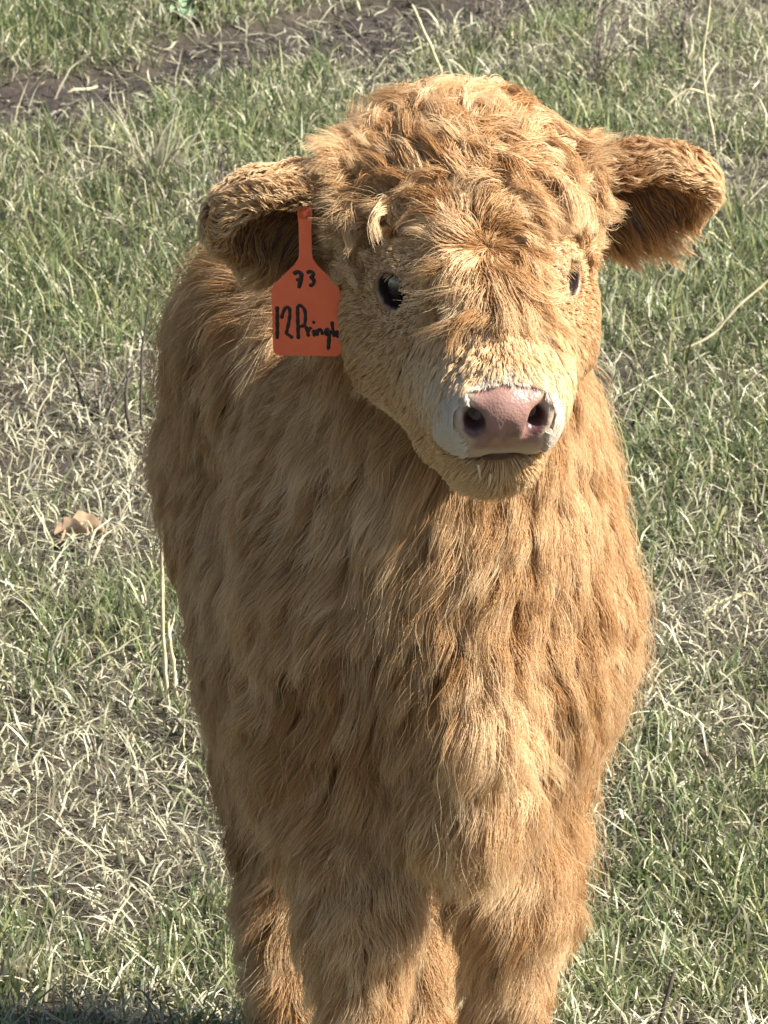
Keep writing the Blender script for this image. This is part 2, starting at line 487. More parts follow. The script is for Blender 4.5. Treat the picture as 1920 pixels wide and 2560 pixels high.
# eyes
EYES = []
for s in (-1, 1):
    en = norm(HF * (0.70 if s < 0 else 0.59) + HS * s * (0.70 if s < 0 else 0.79) + HU * 0.14)
    ec = hp(0.004, s * 0.058, 0.016)
    al = norm(np.cross(HU, en)); al = norm(al * 1.0 + HU * (-0.18 if (al @ HF) > 0 else 0.18)); bl = np.cross(en, al)
    add_ell(ec + en * 0.002, (0.0245, 0.0235, 0.0230), HEAD, np.stack([al, bl, en]), 0.012)
    add_cap(ec + en * 0.010 + bl * 0.014 - al * 0.012, ec + en * 0.010 + bl * 0.014 + al * 0.014, 0.008, 0.007, HEAD, 0.008) if bl @ HU > 0 else \
        add_cap(ec + en * 0.010 - bl * 0.014 - al * 0.012, ec + en * 0.010 - bl * 0.014 + al * 0.014, 0.008, 0.007, HEAD, 0.008)
    cut_ell(ec + en * 0.021, (0.0172, 0.0138 if s < 0 else 0.0130, 0.0180), np.stack([al, bl, en]), 0.004)
    EYES.append((s, ec, en, al, bl))
# ears: cupped leaves
EARS = []
for s, own in ((-1, EAR_R), (1, EAR_L)):
    if s < 0:
        ax = norm(HS * -1.0 + np.array([0, -0.12, -0.03])); op = norm(np.array([-0.10, -0.80, -0.55]))
    else:
        ax = norm(HS * 1.0 + np.array([0, -0.10, 0.10])); op = norm(np.array([0.12, -0.80, -0.58]))
    op = norm(op - ax * (op @ ax)); br = np.cross(ax, op)
    if br[2] < 0: br = -br
    e0 = hp(-0.105, s * 0.090, 0.018 if s < 0 else 0.012)
    ME = np.stack([ax, br, op])
    add_cap(e0 - ax * 0.02, e0 + ax * 0.03, 0.026, 0.022, own, 0.03)
    add_ell(e0 + ax * 0.068, (0.066, 0.050, 0.028), own, ME, 0.022)
    cut_ell(e0 + ax * 0.066 + op * 0.022 - br * 0.008, (0.054, 0.039, 0.036), ME, 0.006)
    EARS.append((s, e0, ax, br, op))
# legs
FOOT = []
for s in (-1, 1):
    sh = bp_(0.00, -0.012 + s * 0.088, 0.50); el = bp_(0.03, -0.014 + s * 0.078, 0.365); kn = bp_(-0.015, -0.016 + s * 0.073, 0.215); fe = bp_(-0.005, -0.016 + s * 0.073, 0.045); ho = bp_(-0.035, -0.016 + s * 0.073, -0.008)
    add_cap(sh, el, 0.075, 0.062, FLEG, 0.04); add_cap(el, kn, 0.058, 0.040, FLEG, 0.03)
    add_ell(kn, (0.038, 0.037, 0.042), FLEG, MB_, 0.02)
    add_cap(kn, fe, 0.033, 0.028, FLEG, 0.02); add_ell(fe, (0.030, 0.032, 0.030), FLEG, MB_, 0.02); add_cap(fe, ho, 0.027, 0.028, FLEG, 0.02)
    FOOT.append(bp_(-0.045, -0.016 + s * 0.073, 0))
for s, adv, so in ((-1, -0.02, 0.026), (1, -0.03, 0.0)):
    hpj = bp_(0.36, so + s * 0.075, 0.56); st = bp_(0.27, so + s * 0.085, 0.40); hk = bp_(0.36 + adv, so + s * 0.074, 0.25); fe = bp_(0.315 + adv, so + s * 0.074, 0.045); ho = bp_(0.285 + adv, so + s * 0.074, -0.008)
    add_cap(hpj, st, 0.095, 0.070, HLEG, 0.04); add_cap(st, hk, 0.062, 0.040, HLEG, 0.03)
    add_cap(hk, fe, 0.036, 0.030, HLEG, 0.02); add_ell(fe, (0.030, 0.032, 0.030), HLEG, MB_, 0.02); add_cap(fe, ho, 0.027, 0.028, HLEG, 0.02)
    FOOT.append(bp_(0.275 + adv, so + s * 0.074, 0))
print('sdf', time.time() - T0)

def sdf_at(P):
    q = (P - LO) / H
    q = np.clip(q, 0.001, np.array(SH) - 1.002)
    i = q.astype(np.int32); f = (q - i).astype(np.float32)
    flat = SDF.ravel()
    sx, sy = SH[1] * SH[2], SH[2]
    b = i[:, 0] * sx + i[:, 1] * sy + i[:, 2]
    fx, fy, fz = f[:, 0], f[:, 1], f[:, 2]
    def L(o): return flat[b + o]
    c00 = L(0) * (1 - fx) + L(sx) * fx; c10 = L(sy) * (1 - fx) + L(sx + sy) * fx
    c01 = L(1) * (1 - fx) + L(sx + 1) * fx; c11 = L(sy + 1) * (1 - fx) + L(sx + sy + 1) * fx
    return (c00 * (1 - fy) + c10 * fy) * (1 - fz) + (c01 * (1 - fy) + c11 * fy) * fz
def grad_at(P, e=0.004):
    g = np.stack([sdf_at(P + d) - sdf_at(P - d) for d in np.eye(3) * e], -1)
    return norm(g)
def own_at(P):
    i = np.clip(np.round((P - LO) / H).astype(int), 0, np.array(SH) - 1)
    return OWN[i[:, 0], i[:, 1], i[:, 2]]

def surface_nets():
    ins = SDF < 0
    cnt = np.zeros(np.array(SH) - 1, np.int8)
    for a in (0, 1):
        for b in (0, 1):
            for c in (0, 1):
                cnt += ins[a:SH[0] - 1 + a, b:SH[1] - 1 + b, c:SH[2] - 1 + c]
    act = (cnt > 0) & (cnt < 8)
    ci = np.argwhere(act)
    vid = np.full(cnt.shape, -1, np.int32); vid[act] = np.arange(len(ci))
    acc = np.zeros((len(ci), 3)); w = np.zeros(len(ci))
    corners = [(a, b, c) for a in (0, 1) for b in (0, 1) for c in (0, 1)]
    for p in corners:
        for ax in range(3):
            if p[ax] == 1: continue
            q = list(p); q[ax] = 1
            v0 = SDF[ci[:, 0] + p[0], ci[:, 1] + p[1], ci[:, 2] + p[2]]; v1 = SDF[ci[:, 0] + q[0], ci[:, 1] + q[1], ci[:, 2] + q[2]]
            m = (v0 < 0) != (v1 < 0)
            t = np.where(m, v0 / np.where(m, v0 - v1, 1), 0)
            pos = np.array(p, float)[None] + np.zeros((len(ci), 3)); pos[:, ax] += t
            acc[m] += pos[m]; w[m] += 1
    V = LO + (ci + acc / w[:, None]) * H
    F = []
    for ax in range(3):
        u, v = [(1, 2), (2, 0), (0, 1)][ax]
        s0 = [slice(1, -1)] * 3; s1 = [slice(1, -1)] * 3
        s0[ax] = slice(0, -1); s1[ax] = slice(1, None)
        A = ins[tuple(s0)]; B = ins[tuple(s1)]
        e = np.argwhere(A != B)
        flip = A[e[:, 0], e[:, 1], e[:, 2]]
        e = e + 1; e[:, ax] -= 1
        def cell(du, dv):
            c = e.copy(); c[:, u] += du; c[:, v] += dv
            return vid[c[:, 0], c[:, 1], c[:, 2]]
        q = np.stack([cell(-1, -1), cell(0, -1), cell(0, 0), cell(-1, 0)], -1)
        q[~flip] = q[~flip][:, ::-1]
        F.append(q)
    F = np.concatenate(F)
    F = F[(F >= 0).all(1)]
    return V, F

BV, BF = surface_nets()
for _ in range(2):
    BV = BV - 0.8 * sdf_at(BV)[:, None] * grad_at(BV, 0.003)
print('nets', len(BV), len(BF), time.time() - T0)

def hloc(P):
    d = P - HO
    return d @ HF, d @ HS, d @ HU

# ---------------- skin colours, with ear-cup shade painted in
def skin_cols(P):
    f, s, u = hloc(P)
    own = own_at(P)
    fur = np.array([0.24, 0.125, 0.055]); pink = np.array([0.30, 0.172, 0.142]); white = np.array([0.52, 0.42, 0.345]); lid = np.array([0.36, 0.235, 0.16]); dark = np.array([0.035, 0.018, 0.015])
    c = np.repeat(fur[None], len(P), 0)
    def mixc(c, col, w): return c + (col - c) * w[:, None]
    hd = (own == HEAD) | (own == MUZ)
    n8 = 0.010 * vnoise(P * 90, 3)
    wz = sstep(0.122, 0.152, f + 1.5 * n8 - 0.80 * np.clip(u + 0.005, 0, 1)) * hd * sstep(0.085, 0.06, np.abs(s) + 0 * u) * (0.12 + 0.88 * sstep(-0.054, -0.047, u))
    c = mixc(c, white, wz * (0.72 + 6 * n8))
    pad = sstep(0.160, 0.170, f + n8 * 0.4 + 0.25 * np.clip(u, 0, 1)) * sstep(0.031, 0.025, np.abs(s)) * sstep(-0.040, -0.028, u + n8 * 0.5)
    c = mixc(c, pink, pad * hd)
    mot = sstep(-0.1, 0.6, vnoise(P * 110, 5) + 0.5 * vnoise(P * 300, 6)) * 0.6 * pad
    c = mixc(c, np.array([0.20, 0.105, 0.085]), mot * hd)
    for sg, ec, en, al, bl in EYES:
        d = np.linalg.norm(P - ec, axis=1)
        c = mixc(c, lid, sstep(0.036, 0.024, d))
        q = P - ec - en * 0.020
        rim = ((q @ al) / 0.0176) ** 2 + ((q @ bl) / (0.0142 if sg < 0 else 0.0134)) ** 2
        c = mixc(c, dark, sstep(1.5, 1.0, rim) * (d < 0.03))
    # darker inside the nostrils and along the lips
    for sg in (-1, 1):
        q = P - hp(0.170, sg * 0.0258, -0.006)
        rr = ((q @ HF) / 0.018) ** 2 + ((q @ HS) / 0.0105) ** 2 + ((q @ HU) / 0.015) ** 2
        c = mixc(c, np.array([0.10, 0.045, 0.045]), sstep(1.1, 0.6, rr))
    lipd = np.abs(u + 0.0495 + 0.010 * (s / 0.041) ** 2)
    c = mixc(c, np.array([0.07, 0.035, 0.03]), sstep(0.0065, 0.0035, lipd) * (f > 0.115) * (np.abs(s) < 0.047) * hd)
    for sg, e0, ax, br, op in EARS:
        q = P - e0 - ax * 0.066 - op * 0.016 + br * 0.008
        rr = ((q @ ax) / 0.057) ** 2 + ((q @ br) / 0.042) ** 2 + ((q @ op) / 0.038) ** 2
        c = mixc(c, np.array([0.11, 0.052, 0.034]), sstep(1.05, 0.75, rr))  # shadow inside the ear cup put into the colour
    return c

m_skin, nt, b = new_mat('calf_skin')
at = nt.nodes.new('ShaderNodeAttribute'); at.attribute_name = 'tint'
nt.links.new(at.outputs['Color'], b.inputs['Base Color'])
b.inputs['Roughness'].default_value = 0.40
b.inputs['Subsurface Weight'].default_value = 0.12
b.inputs['Subsurface Radius'].default_value = (0.006, 0.003, 0.002)
tc = nt.nodes.new('ShaderNodeTexCoord')
vo = nt.nodes.new('ShaderNodeTexVoronoi'); vo.inputs['Scale'].default_value = 420
nt.links.new(tc.outputs['Object'], vo.inputs['Vector'])
bmp = nt.nodes.new('ShaderNodeBump'); bmp.inputs['Strength'].default_value = 0.22; bmp.inputs['Distance'].default_value = 0.0012
nt.links.new(vo.outputs['Distance'], bmp.inputs['Height']); nt.links.new(bmp.outputs[0], b.inputs['Normal'])

calf = link(bpy.data.objects.new('calf', None))
tag(calf, 'shaggy golden calf standing on the grass facing the camera', 'calf')
body = np_mesh('body', BV, BF, m_skin, calf, cols=skin_cols(BV))
body['label'] = 'body of the calf under its coat'

# ---------------- hooves
m_hoof, nt, b = new_mat('hoof_horn')
b.inputs['Base Color'].default_value = (0.10, 0.075, 0.055, 1); b.inputs['Roughness'].default_value = 0.55
for fp in FOOT:
    V = []; Fq = []
    rings = 7; sides = 20
    for i in range(rings):
        t = i / (rings - 1)
        z = 0.052 * t
        r = 0.036 - 0.009 * t
        for j in range(sides):
            a = 2 * math.pi * j / sides
            rx = r * math.cos(a); ry = r * math.sin(a) * (1.25 - 0.25 * t) - 0.006 * (1 - t)
            cleft = 0.010 * math.exp(-((a - 1.5 * math.pi) / 0.22) ** 2) * (1 - 0.6 * t)
            V.append(fp + SD * rx + BK * (ry + cleft + 0.012 * t) + UP * (z + gz1(fp[0], fp[1]) - 0.004))
    for i in range(rings - 1):
        for j in range(sides):
            Fq.append((i * sides + j, i * sides + (j + 1) % sides, (i + 1) * sides + (j + 1) % sides, (i + 1) * sides + j))
    np_mesh('hoof', V, np.array(Fq), m_hoof, calf)

# ---------------- eyes
m_eye, nt, b = new_mat('eye')
b.inputs['Roughness'].default_value = 0.05; b.inputs['Coat Weight'].default_value = 1.0; b.inputs['Coat Roughness'].default_value = 0.02
b.inputs['Base Color'].default_value = (0.020, 0.011, 0.008, 1)
m_pup, nt, b = new_mat('pupil')
b.inputs['Roughness'].default_value = 0.05; b.inputs['Base Color'].default_value = (0.004, 0.004, 0.006, 1)
def sphere(c, r, M, sq=(1, 1, 1), nu=28, nv=18, part=1.0):
    V = []; F = []
    for i in range(nv + 1):
        ph = math.pi * part * i / nv
        for j in range(nu):
            th = 2 * math.pi * j / nu
            l = np.array([math.sin(ph) * math.cos(th) * sq[0], math.sin(ph) * math.sin(th) * sq[1], math.cos(ph) * sq[2]]) * r
            V.append(c + l @ M)
    for i in range(nv):
        for j in range(nu):
            F.append((i * nu + j, (i + 1) * nu + j, (i + 1) * nu + (j + 1) % nu, i * nu + (j + 1) % nu))
    return np.array(V), np.array(F)
for s, ec, en, al, bl in EYES:
    V, F = sphere(ec + en * 0.0025, 0.0200, np.stack([al, bl, en]))
    e = np_mesh('eye', V, F, m_eye, calf)
    V, F = sphere(ec + en * 0.0028, 0.0201, np.stack([al, bl, en]), (1, 0.62, 1), part=0.2)
    np_mesh('pupil', V, F, m_pup, e)

# ------------------------------------------------------------------ coat
def hair_mat(name, dark, mid, pale, rough=0.42):
    m = bpy.data.materials.new(name); m.use_nodes = True
    nt = m.node_tree
    for n in list(nt.nodes):
        if n.type == 'BSDF_PRINCIPLED': nt.nodes.remove(n)
    df = nt.nodes.new('ShaderNodeBsdfDiffuse')
    tr = nt.nodes.new('ShaderNodeBsdfTranslucent')
    gl = nt.nodes.new('ShaderNodeBsdfHair'); gl.component = 'Reflection'
    gl.inputs['RoughnessU'].default_value = rough * 0.6; gl.inputs['RoughnessV'].default_value = 0.7; gl.inputs['Offset'].default_value = -0.07
    m1 = nt.nodes.new('ShaderNodeMixShader'); m1.inputs[0].default_value = 0.20
    m2 = nt.nodes.new('ShaderNodeMixShader'); m2.inputs[0].default_value = 0.09
    nt.links.new(df.outputs[0], m1.inputs[1]); nt.links.new(tr.outputs[0], m1.inputs[2])
    nt.links.new(m1.outputs[0], m2.inputs[1]); nt.links.new(gl.outputs[0], m2.inputs[2])
    at = nt.nodes.new('ShaderNodeAttribute'); at.attribute_name = 'shade'
    rp = nt.nodes.new('ShaderNodeValToRGB')
    rp.color_ramp.elements[0].color = (*dark, 1); rp.color_ramp.elements[1].color = (*pale, 1)
    e = rp.color_ramp.elements.new(0.5); e.color = (*mid, 1)
    hi = nt.nodes.new('ShaderNodeHairInfo')
    # tips bleached, contrast raised to paint shade between locks: shade + 0.3*intercept
    ma = nt.nodes.new('ShaderNodeMath'); ma.operation = 'MULTIPLY_ADD'; ma.inputs[1].default_value = 0.58
    nt.links.new(hi.outputs['Intercept'], ma.inputs[0]); nt.links.new(at.outputs['Fac'], ma.inputs[2])
    nt.links.new(ma.outputs[0], rp.inputs[0])
    for q in (df, tr, gl):
        nt.links.new(rp.outputs[0], q.inputs['Color'])
    nt.links.new(m2.outputs[0], nt.nodes['Material Output'].inputs['Surface'])
    return m
M_COAT = hair_mat('coat_hair', (0.20, 0.086, 0.030), (0.49, 0.288, 0.132), (0.86, 0.66, 0.42))
M_WHITE = hair_mat('muzzle_hair', (0.46, 0.32, 0.20), (0.62, 0.51, 0.40), (0.78, 0.70, 0.60))

tri = np.concatenate([BF[:, [0, 1, 2]], BF[:, [0, 2, 3]]])
ta = BV[tri]
areas = 0.5 * np.linalg.norm(np.cross(ta[:, 1] - ta[:, 0], ta[:, 2] - ta[:, 0]), axis=1)
tcen = ta.mean(1)
tnor = norm(np.cross(ta[:, 1] - ta[:, 0], ta[:, 2] - ta[:, 0]))
town = own_at(tcen)
view = norm(CAM - tcen)
facing = (tnor * view).sum(1)
tf, ts, tu = hloc(tcen)

def roots(n, dens):
    p = areas * dens
    c = np.cumsum(p); c /= c[-1]
    k = np.searchsorted(c, rng.random(n))
    a = rng.random(n); b_ = rng.random(n)
    fl = a + b_ > 1; a[fl] = 1 - a[fl]; b_[fl] = 1 - b_[fl]
    T = ta[k]
    return T[:, 0] + (T[:, 1] - T[:, 0]) * a[:, None] + (T[:, 2] - T[:, 0]) * b_[:, None], town[k]

def eye_near(P):
    return np.min([np.linalg.norm(P - (ec + en * 0.018), axis=1) for _, ec, en, _, _ in EYES], axis=0)

def grow(P0, flow, L, M, lift0, lift1, grav, wobble, seedn, nscale):
    """march strands over the distance field"""
    n = len(P0)
    out = np.zeros((n, M, 3)); out[:, 0] = P0
    P = P0.copy(); nrm = grad_at(P0, 0.006)
    d0 = flow(P0, nrm)
    for k in range(1, M):
        t = k / (M - 1)
        fl = flow(P, nrm)
        tan = norm(fl - nrm * (fl * nrm).sum(1, keepdims=True))
        lf = (lift0 + (lift1 - lift0) * t)
        nz = np.stack([vnoise(P * nscale + 7.3 * j, seedn + j) for j in range(3)], -1)
        d = norm(tan + nrm * lf[:, None] + np.array([0, 0, -1.0]) * (grav * t)[:, None] + nz * wobble[:, None])
        P = P + d * (L / (M - 1))[:, None]
        dist = sdf_at(P)
        mn = 0.0012 + 0.0045 * t * np.minimum(L / 0.04, 1)
        push = np.clip(mn - dist, 0, 0.02)
        ok = dist < 0.045
        g = grad_at(P, 0.006)
        P = P + g * (push * ok)[:, None]
        nrm = np.where(ok[:, None], norm(nrm * 0.4 + g * 0.6), nrm)
        out[:, k] = P
    return out

def clump(S, roots_, spacing_n, amount, power, jitter=0.0):
    """pull strands towards a subset of guide strands"""
    n, M, _ = S.shape
    gid = rng.choice(n, min(spacing_n, n), replace=False)
    kd = kdtree.KDTree(len(gid))
    for j, g in enumerate(gid): kd.insert(roots_[g], j)
    kd.balance()
    near = np.array([kd.find(r)[1] for r in roots_])
    G = S[gid][near]
    t = np.linspace(0, 1, M)[None, :, None] ** power
    a = (amount * rng.uniform(0.55, 1.0, n))[:, None, None]
    return S + (G - S) * t * a, near

def crimp(S, near, amp, waves, seed):
    """wave the strands; strands of one clump share their phase"""
    n, M, _ = S.shape
    r = np.random.default_rng(seed)
    ng = near.max() + 1
    ph = r.uniform(0, 2 * np.pi, ng)[near] + rng.normal(0, 0.35, n)
    wv = waves[:, None] * r.uniform(0.7, 1.3, ng)[near][:, None]
    t = np.linspace(0, 1, M)[None]
    tg = norm(np.gradient(S, axis=1))
    ref = norm(r.normal(0, 1, (ng, 3)))[near][:, None]
    e1 = norm(np.cross(tg, ref)); e2 = np.cross(tg, e1)
    a = amp[:, None] * np.minimum(t * 2.2, 1)
    w = 2 * np.pi * wv * t + ph[:, None]
    w0 = ph[:, None]
    return S + e1 * (a * (np.cos(w) - np.cos(w0)))[..., None] + e2 * (a * 0.6 * (np.sin(w) - np.sin(w0)))[..., None]

def make_hair(name, S, rad, shade, mat, parent):
    n, M, _ = S.shape
    hc = bpy.data.hair_curves.new(name)
    hc.add_curves([M] * n)
    hc.attributes['position'].data.foreach_set('vector', np.ascontiguousarray(S, np.float32).ravel())
    ra = hc.attributes.get('radius') or hc.attributes.new('radius', 'FLOAT', 'POINT')
    prof = np.interp(np.linspace(0, 1, M), [0, 0.5, 1], [1.0, 0.85, 0.18])
    ra.data.foreach_set('value', (rad[:, None] * prof[None]).astype(np.float32).ravel())
    sa = hc.attributes.new('shade', 'FLOAT', 'CURVE')
    sa.data.foreach_set('value', shade.astype(np.float32))
    hc.materials.append(mat)
    return link(bpy.data.objects.new(name, hc), parent)

WH = np.array([0.022, 0.004])        # the whorl on the forehead (f, s)

# ---- trunk, neck and legs
def flow_body(P, nrm):
    side = (P - CH) @ SD
    v = BK * 0.42 + np.array([0, 0, -1.0])
    v = np.repeat(v[None], len(P), 0)
    v = v + SD[None] * (0.9 * np.clip(side, -0.15, 0.15))[:, None] * 1.2
    top = sstep(0.3, 0.9, nrm[:, 2])
    v = v + BK[None] * top[:, None] * 0.6
    # coarse swirls
    nz = np.stack([vnoise(P * 9 + 3.1 * j, 40 + j) for j in range(3)], -1) + 0.7 * np.stack([vnoise(P * 22 + 5.1 * j, 50 + j) for j in range(3)], -1)
    v = v + nz * 0.36
    return norm(v)

def coat():
    n = 235000
    dens = np.where(np.isin(town, (BODY, NECK, FLEG, HLEG)), 1.0, 0.0)
    dens = dens * np.where(facing > -0.25, 1.0, 0.22) * np.where(town == HLEG, 0.9, 1.0)
    dens = dens * np.where(tcen[:, 2] < -0.005, 0.5, 1.0)
    P, own = roots(n, dens)
    z = P[:, 2]
    L = np.where(np.isin(own, (FLEG, HLEG)), 0.074, 0.082)
    L = np.where(own == NECK, 0.070, L)
    # long skirt low on the chest, short on the cannons
    L = L + 0.024 * sstep(0.52, 0.38, z) * sstep(0.24, 0.34, z)
    L = np.where(z < 0.24, 0.042 + 0.036 * sstep(0.04, 0.24, z), L)
    L = L * (1 + 0.25 * vnoise(P * 12, 61)) * rng.uniform(0.45, 1.2, n)
    # sunlit tuft on the brisket, painted as paler hair
    sunlit_tuft = np.exp(-(((P - bp_(-0.155, -0.018, 0.445)) / np.array([0.035, 0.06, 0.055])) ** 2).sum(1))
    one = np.ones(n)
    M = 10
    fly = rng.random(n) < 0.07
    lf = np.where(fly, 0.75, 0.42) + np.where(np.isin(own, (FLEG, HLEG)), 0.12, 0.0)
    S = grow(P, flow_body, L, M, lf, np.where(fly, 0.30, 0.11), 0.40 * one, 0.13 * one, 71, 18)
    S0 = S
    S, _ = clump(S, P, 26000, 0.35, 1.1)
    S, near = clump(S, P, 3000, 0.62, 1.35)
    S[fly] = S0[fly]
    S = crimp(S, near, 0.0046 * (L / 0.07), 0.5 + L * 6, 5)
    S += np.cumsum(rng.normal(0, 0.0004, S.shape), 1) * np.linspace(0, 1, M)[None, :, None]
    sh = 0.31 + 0.07 * rng.normal(0, 1, n) + 0.13 * vnoise(P * 8, 81) + 0.11 * rng.normal(0, 1, near.max() + 1)[near]
    sh = sh + 0.45 * sunlit_tuft
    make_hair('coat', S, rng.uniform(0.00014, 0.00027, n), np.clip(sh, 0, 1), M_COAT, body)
coat()
print('coat', time.time() - T0)

# ---- face
def flow_head(P, nrm):
    f, s, u = hloc(P)
    df = f - WH[0]; ds = s - WH[1]
    v = HF[None] * df[:, None] + HS[None] * ds[:, None]
    v = norm(v + 1e-6)
    # lower on the cheeks and jaw the hair runs back and down
    low = sstep(0.015, -0.070, u)[:, None]
    v = v * (1 - low) + low * (np.array([0, 0, -0.75])[None] - HF[None] * 0.55 + HS[None] * np.clip(s / 0.03, -1, 1)[:, None] * 0.45)
    # beside the nose: outwards
    nb = (sstep(0.06, 0.10, f) * sstep(-0.05, 0.0, u))[:, None]
    v = v + nb * (HS[None] * np.clip(s / 0.03, -1, 1)[:, None] * 0.6 + HF[None] * 0.1)
    return norm(v)

def face():
    n = 68000
    e = eye_near(tcen)
    d = np.where((town == HEAD) & (tf < 0.15), 1.0, 0.0) * (e > 0.0205)
    d = d + np.where((town == MUZ) & (tf < 0.145) & (tu < -0.01), 0.4, 0.0) + np.where((town == MUZ) & (tu < -0.055), 1.0, 0.0) + np.where((town == MUZ) & (tf < 0.150) & (np.abs(ts) > 0.03), 0.25, 0.0) + np.where((town == MUZ) & (tf - 0.8 * np.clip(tu + 0.005, 0, 1) < 0.136), 1.0, 0)
    d = d * np.where(facing > -0.3, 1.0, 0.2)
    P, own = roots(n, d)
    f, s, u = hloc(P)
    e = eye_near(P)
    L = 0.018 + 0.016 * sstep(-0.03, -0.08, u) + 0.010 * sstep(0.0, -0.08, f)
    L = L - 0.005 * sstep(0.08, 0.13, f)
    L = L * (0.22 + 0.78 * sstep(0.022, 0.060, e))
    L = L * rng.uniform(0.7, 1.2, n)
    one = np.ones(n)
    S = grow(P, flow_head, L, 7, 0.34 * one, 0.14 * one, 0.12 * one, 0.18 * one, 171, 40)
    S, near = clump(S, P, 7000, 0.45, 1.2)
    S = crimp(S, near, 0.0009 * one, 0.8 * one, 6)
    sh = 0.31 + 0.10 * rng.normal(0, 1, n) + 0.12 * vnoise(P * 25, 82) + 0.14 * sstep(0.05, 0.11, f) + 0.16 * sstep(0.042, 0.025, e)
    make_hair('face_hair', S, rng.uniform(0.00024, 0.00038, n), np.clip(sh, 0, 1), M_COAT, body)
    # white velvet of the muzzle
    n = 17000
    d = np.where(np.isin(town, (MUZ, HEAD)) & (tf - 0.8 * np.clip(tu + 0.005, 0, 1) > 0.108) & (tf < 0.174) & (np.abs(ts) < 0.075), 1.0, 0.0)
    d = d * np.where(tu < -0.052, 0.06, 1.0) * np.where((tf > 0.158) & (np.abs(ts) < 0.032) & (tu > -0.050), 0.0, 1.0) * (np.abs(tu + 0.0495) > 0.005)
    d = d * np.clip(sstep(0.110, 0.135, tf - 0.8 * np.clip(tu + 0.005, 0, 1)), 0.0, 1)
    nd = np.min([np.linalg.norm(tcen - hp(0.170, sg * 0.0270, -0.004), axis=1) for sg in (-1, 1)], axis=0)
    d = d * (nd > 0.0165)
    P, own = roots(n, d)
    f, s, u = hloc(P)
    one = np.ones(n)
    L = (0.0060 + 0.005 * sstep(0.135, 0.115, f) + 0.003 * sstep(-0.04, -0.06, u)) * rng.uniform(0.6, 1.2, n)
    S = grow(P, flow_head, L, 5, 0.5 * one, 0.3 * one, 0.0 * one, 0.2 * one, 181, 60)
    make_hair('muzzle_hair', S, rng.uniform(0.00018, 0.00028, n), np.clip(0.30 + 0.2 * rng.normal(0, 1, n) + 0.35 * sstep(0.115, 0.150, f), 0, 1), M_WHITE, body)

def mop():
    # long forelock and poll
    e = eye_near(tcen)
    top = (town == HEAD) & (tu > -0.035) & (tf < 0.060) & (np.abs(ts) < 0.104) & (e > 0.044) & ((tu > -0.005) | (tf < -0.055))
    d = np.where(top, 1.0, 0.0) + np.where((town == NECK) & (tu > 0.0) & (tf > -0.19) & (np.abs(ts) < 0.08), 0.6, 0.0)
    n = 62000
    P, own = roots(n, d)
    f, s, u = hloc(P)
    e = eye_near(P)
    back = sstep(0.0, -0.07, f)
    # every lock has a mind of its own
    gid = rng.choice(n, 1000, replace=False)
    kd = kdtree.KDTree(len(gid))
    for j, g in enumerate(gid): kd.insert(P[g], j)
    kd.balance()
    near = np.array([kd.find(r)[1] for r in P])
    offs = rng.normal(0, 1, (1000, 3))[near]
    lockL = rng.uniform(0.75, 1.2, 1000)[near]
    def flow(Q, nrm):
        v = flow_head(Q, nrm)
        nz = np.stack([vnoise(Q * 14 + 3.7 * j, 140 + j) for j in range(3)], -1)
        return norm(v + offs * (0.26 + 0.22 * back)[:, None] + nz * (0.40 + 0.30 * back)[:, None] + np.array([0, -0.25, -0.10])[None] * back[:, None])
    L = 0.064 + 0.012 * back + 0.022 * sstep(0.015, 0.035, f) * sstep(0.05, 0.02, np.abs(s))
    L = L * (0.16 + 0.84 * sstep(0.043, 0.088, e)) * lockL * rng.uniform(0.7, 1.1, n) * (1 - 0.45 * sstep(0.065, 0.095, np.abs(s)))
    M = 16
    S = grow(P, flow, L, M, 0.55 + 0.50 * back, 0.14 + 0.06 * back, 0.36 + 0.1 * back, 0.14 + 0.08 * back, 191, 18)
    S, _ = clump(S, P, 4200, 0.55, 0.8)
    G = S[gid][near]
    t = np.linspace(0, 1, M)[None, :, None]
    S = S + (G - S) * t ** 1.2 * np.where(rng.random(n) < 0.14, 0.0, 1.0)[:, None, None] * (0.58 * rng.uniform(0.5, 1.0, n))[:, None, None]
    S = crimp(S, near, 0.0034 + 0.0020 * back, 0.9 + 0.3 * back, 9)
    S += np.cumsum(rng.normal(0, 0.0005, S.shape), 1) * np.linspace(0, 1, M)[None, :, None]
    sh = 0.34 + 0.09 * rng.normal(0, 1, n) + 0.20 * rng.normal(0, 1, 1000)[near] + 0.1 * vnoise(P * 18, 92)
    make_hair('forelock', S, rng.uniform(0.00018, 0.00032, n), np.clip(sh, 0, 1), M_COAT, body)

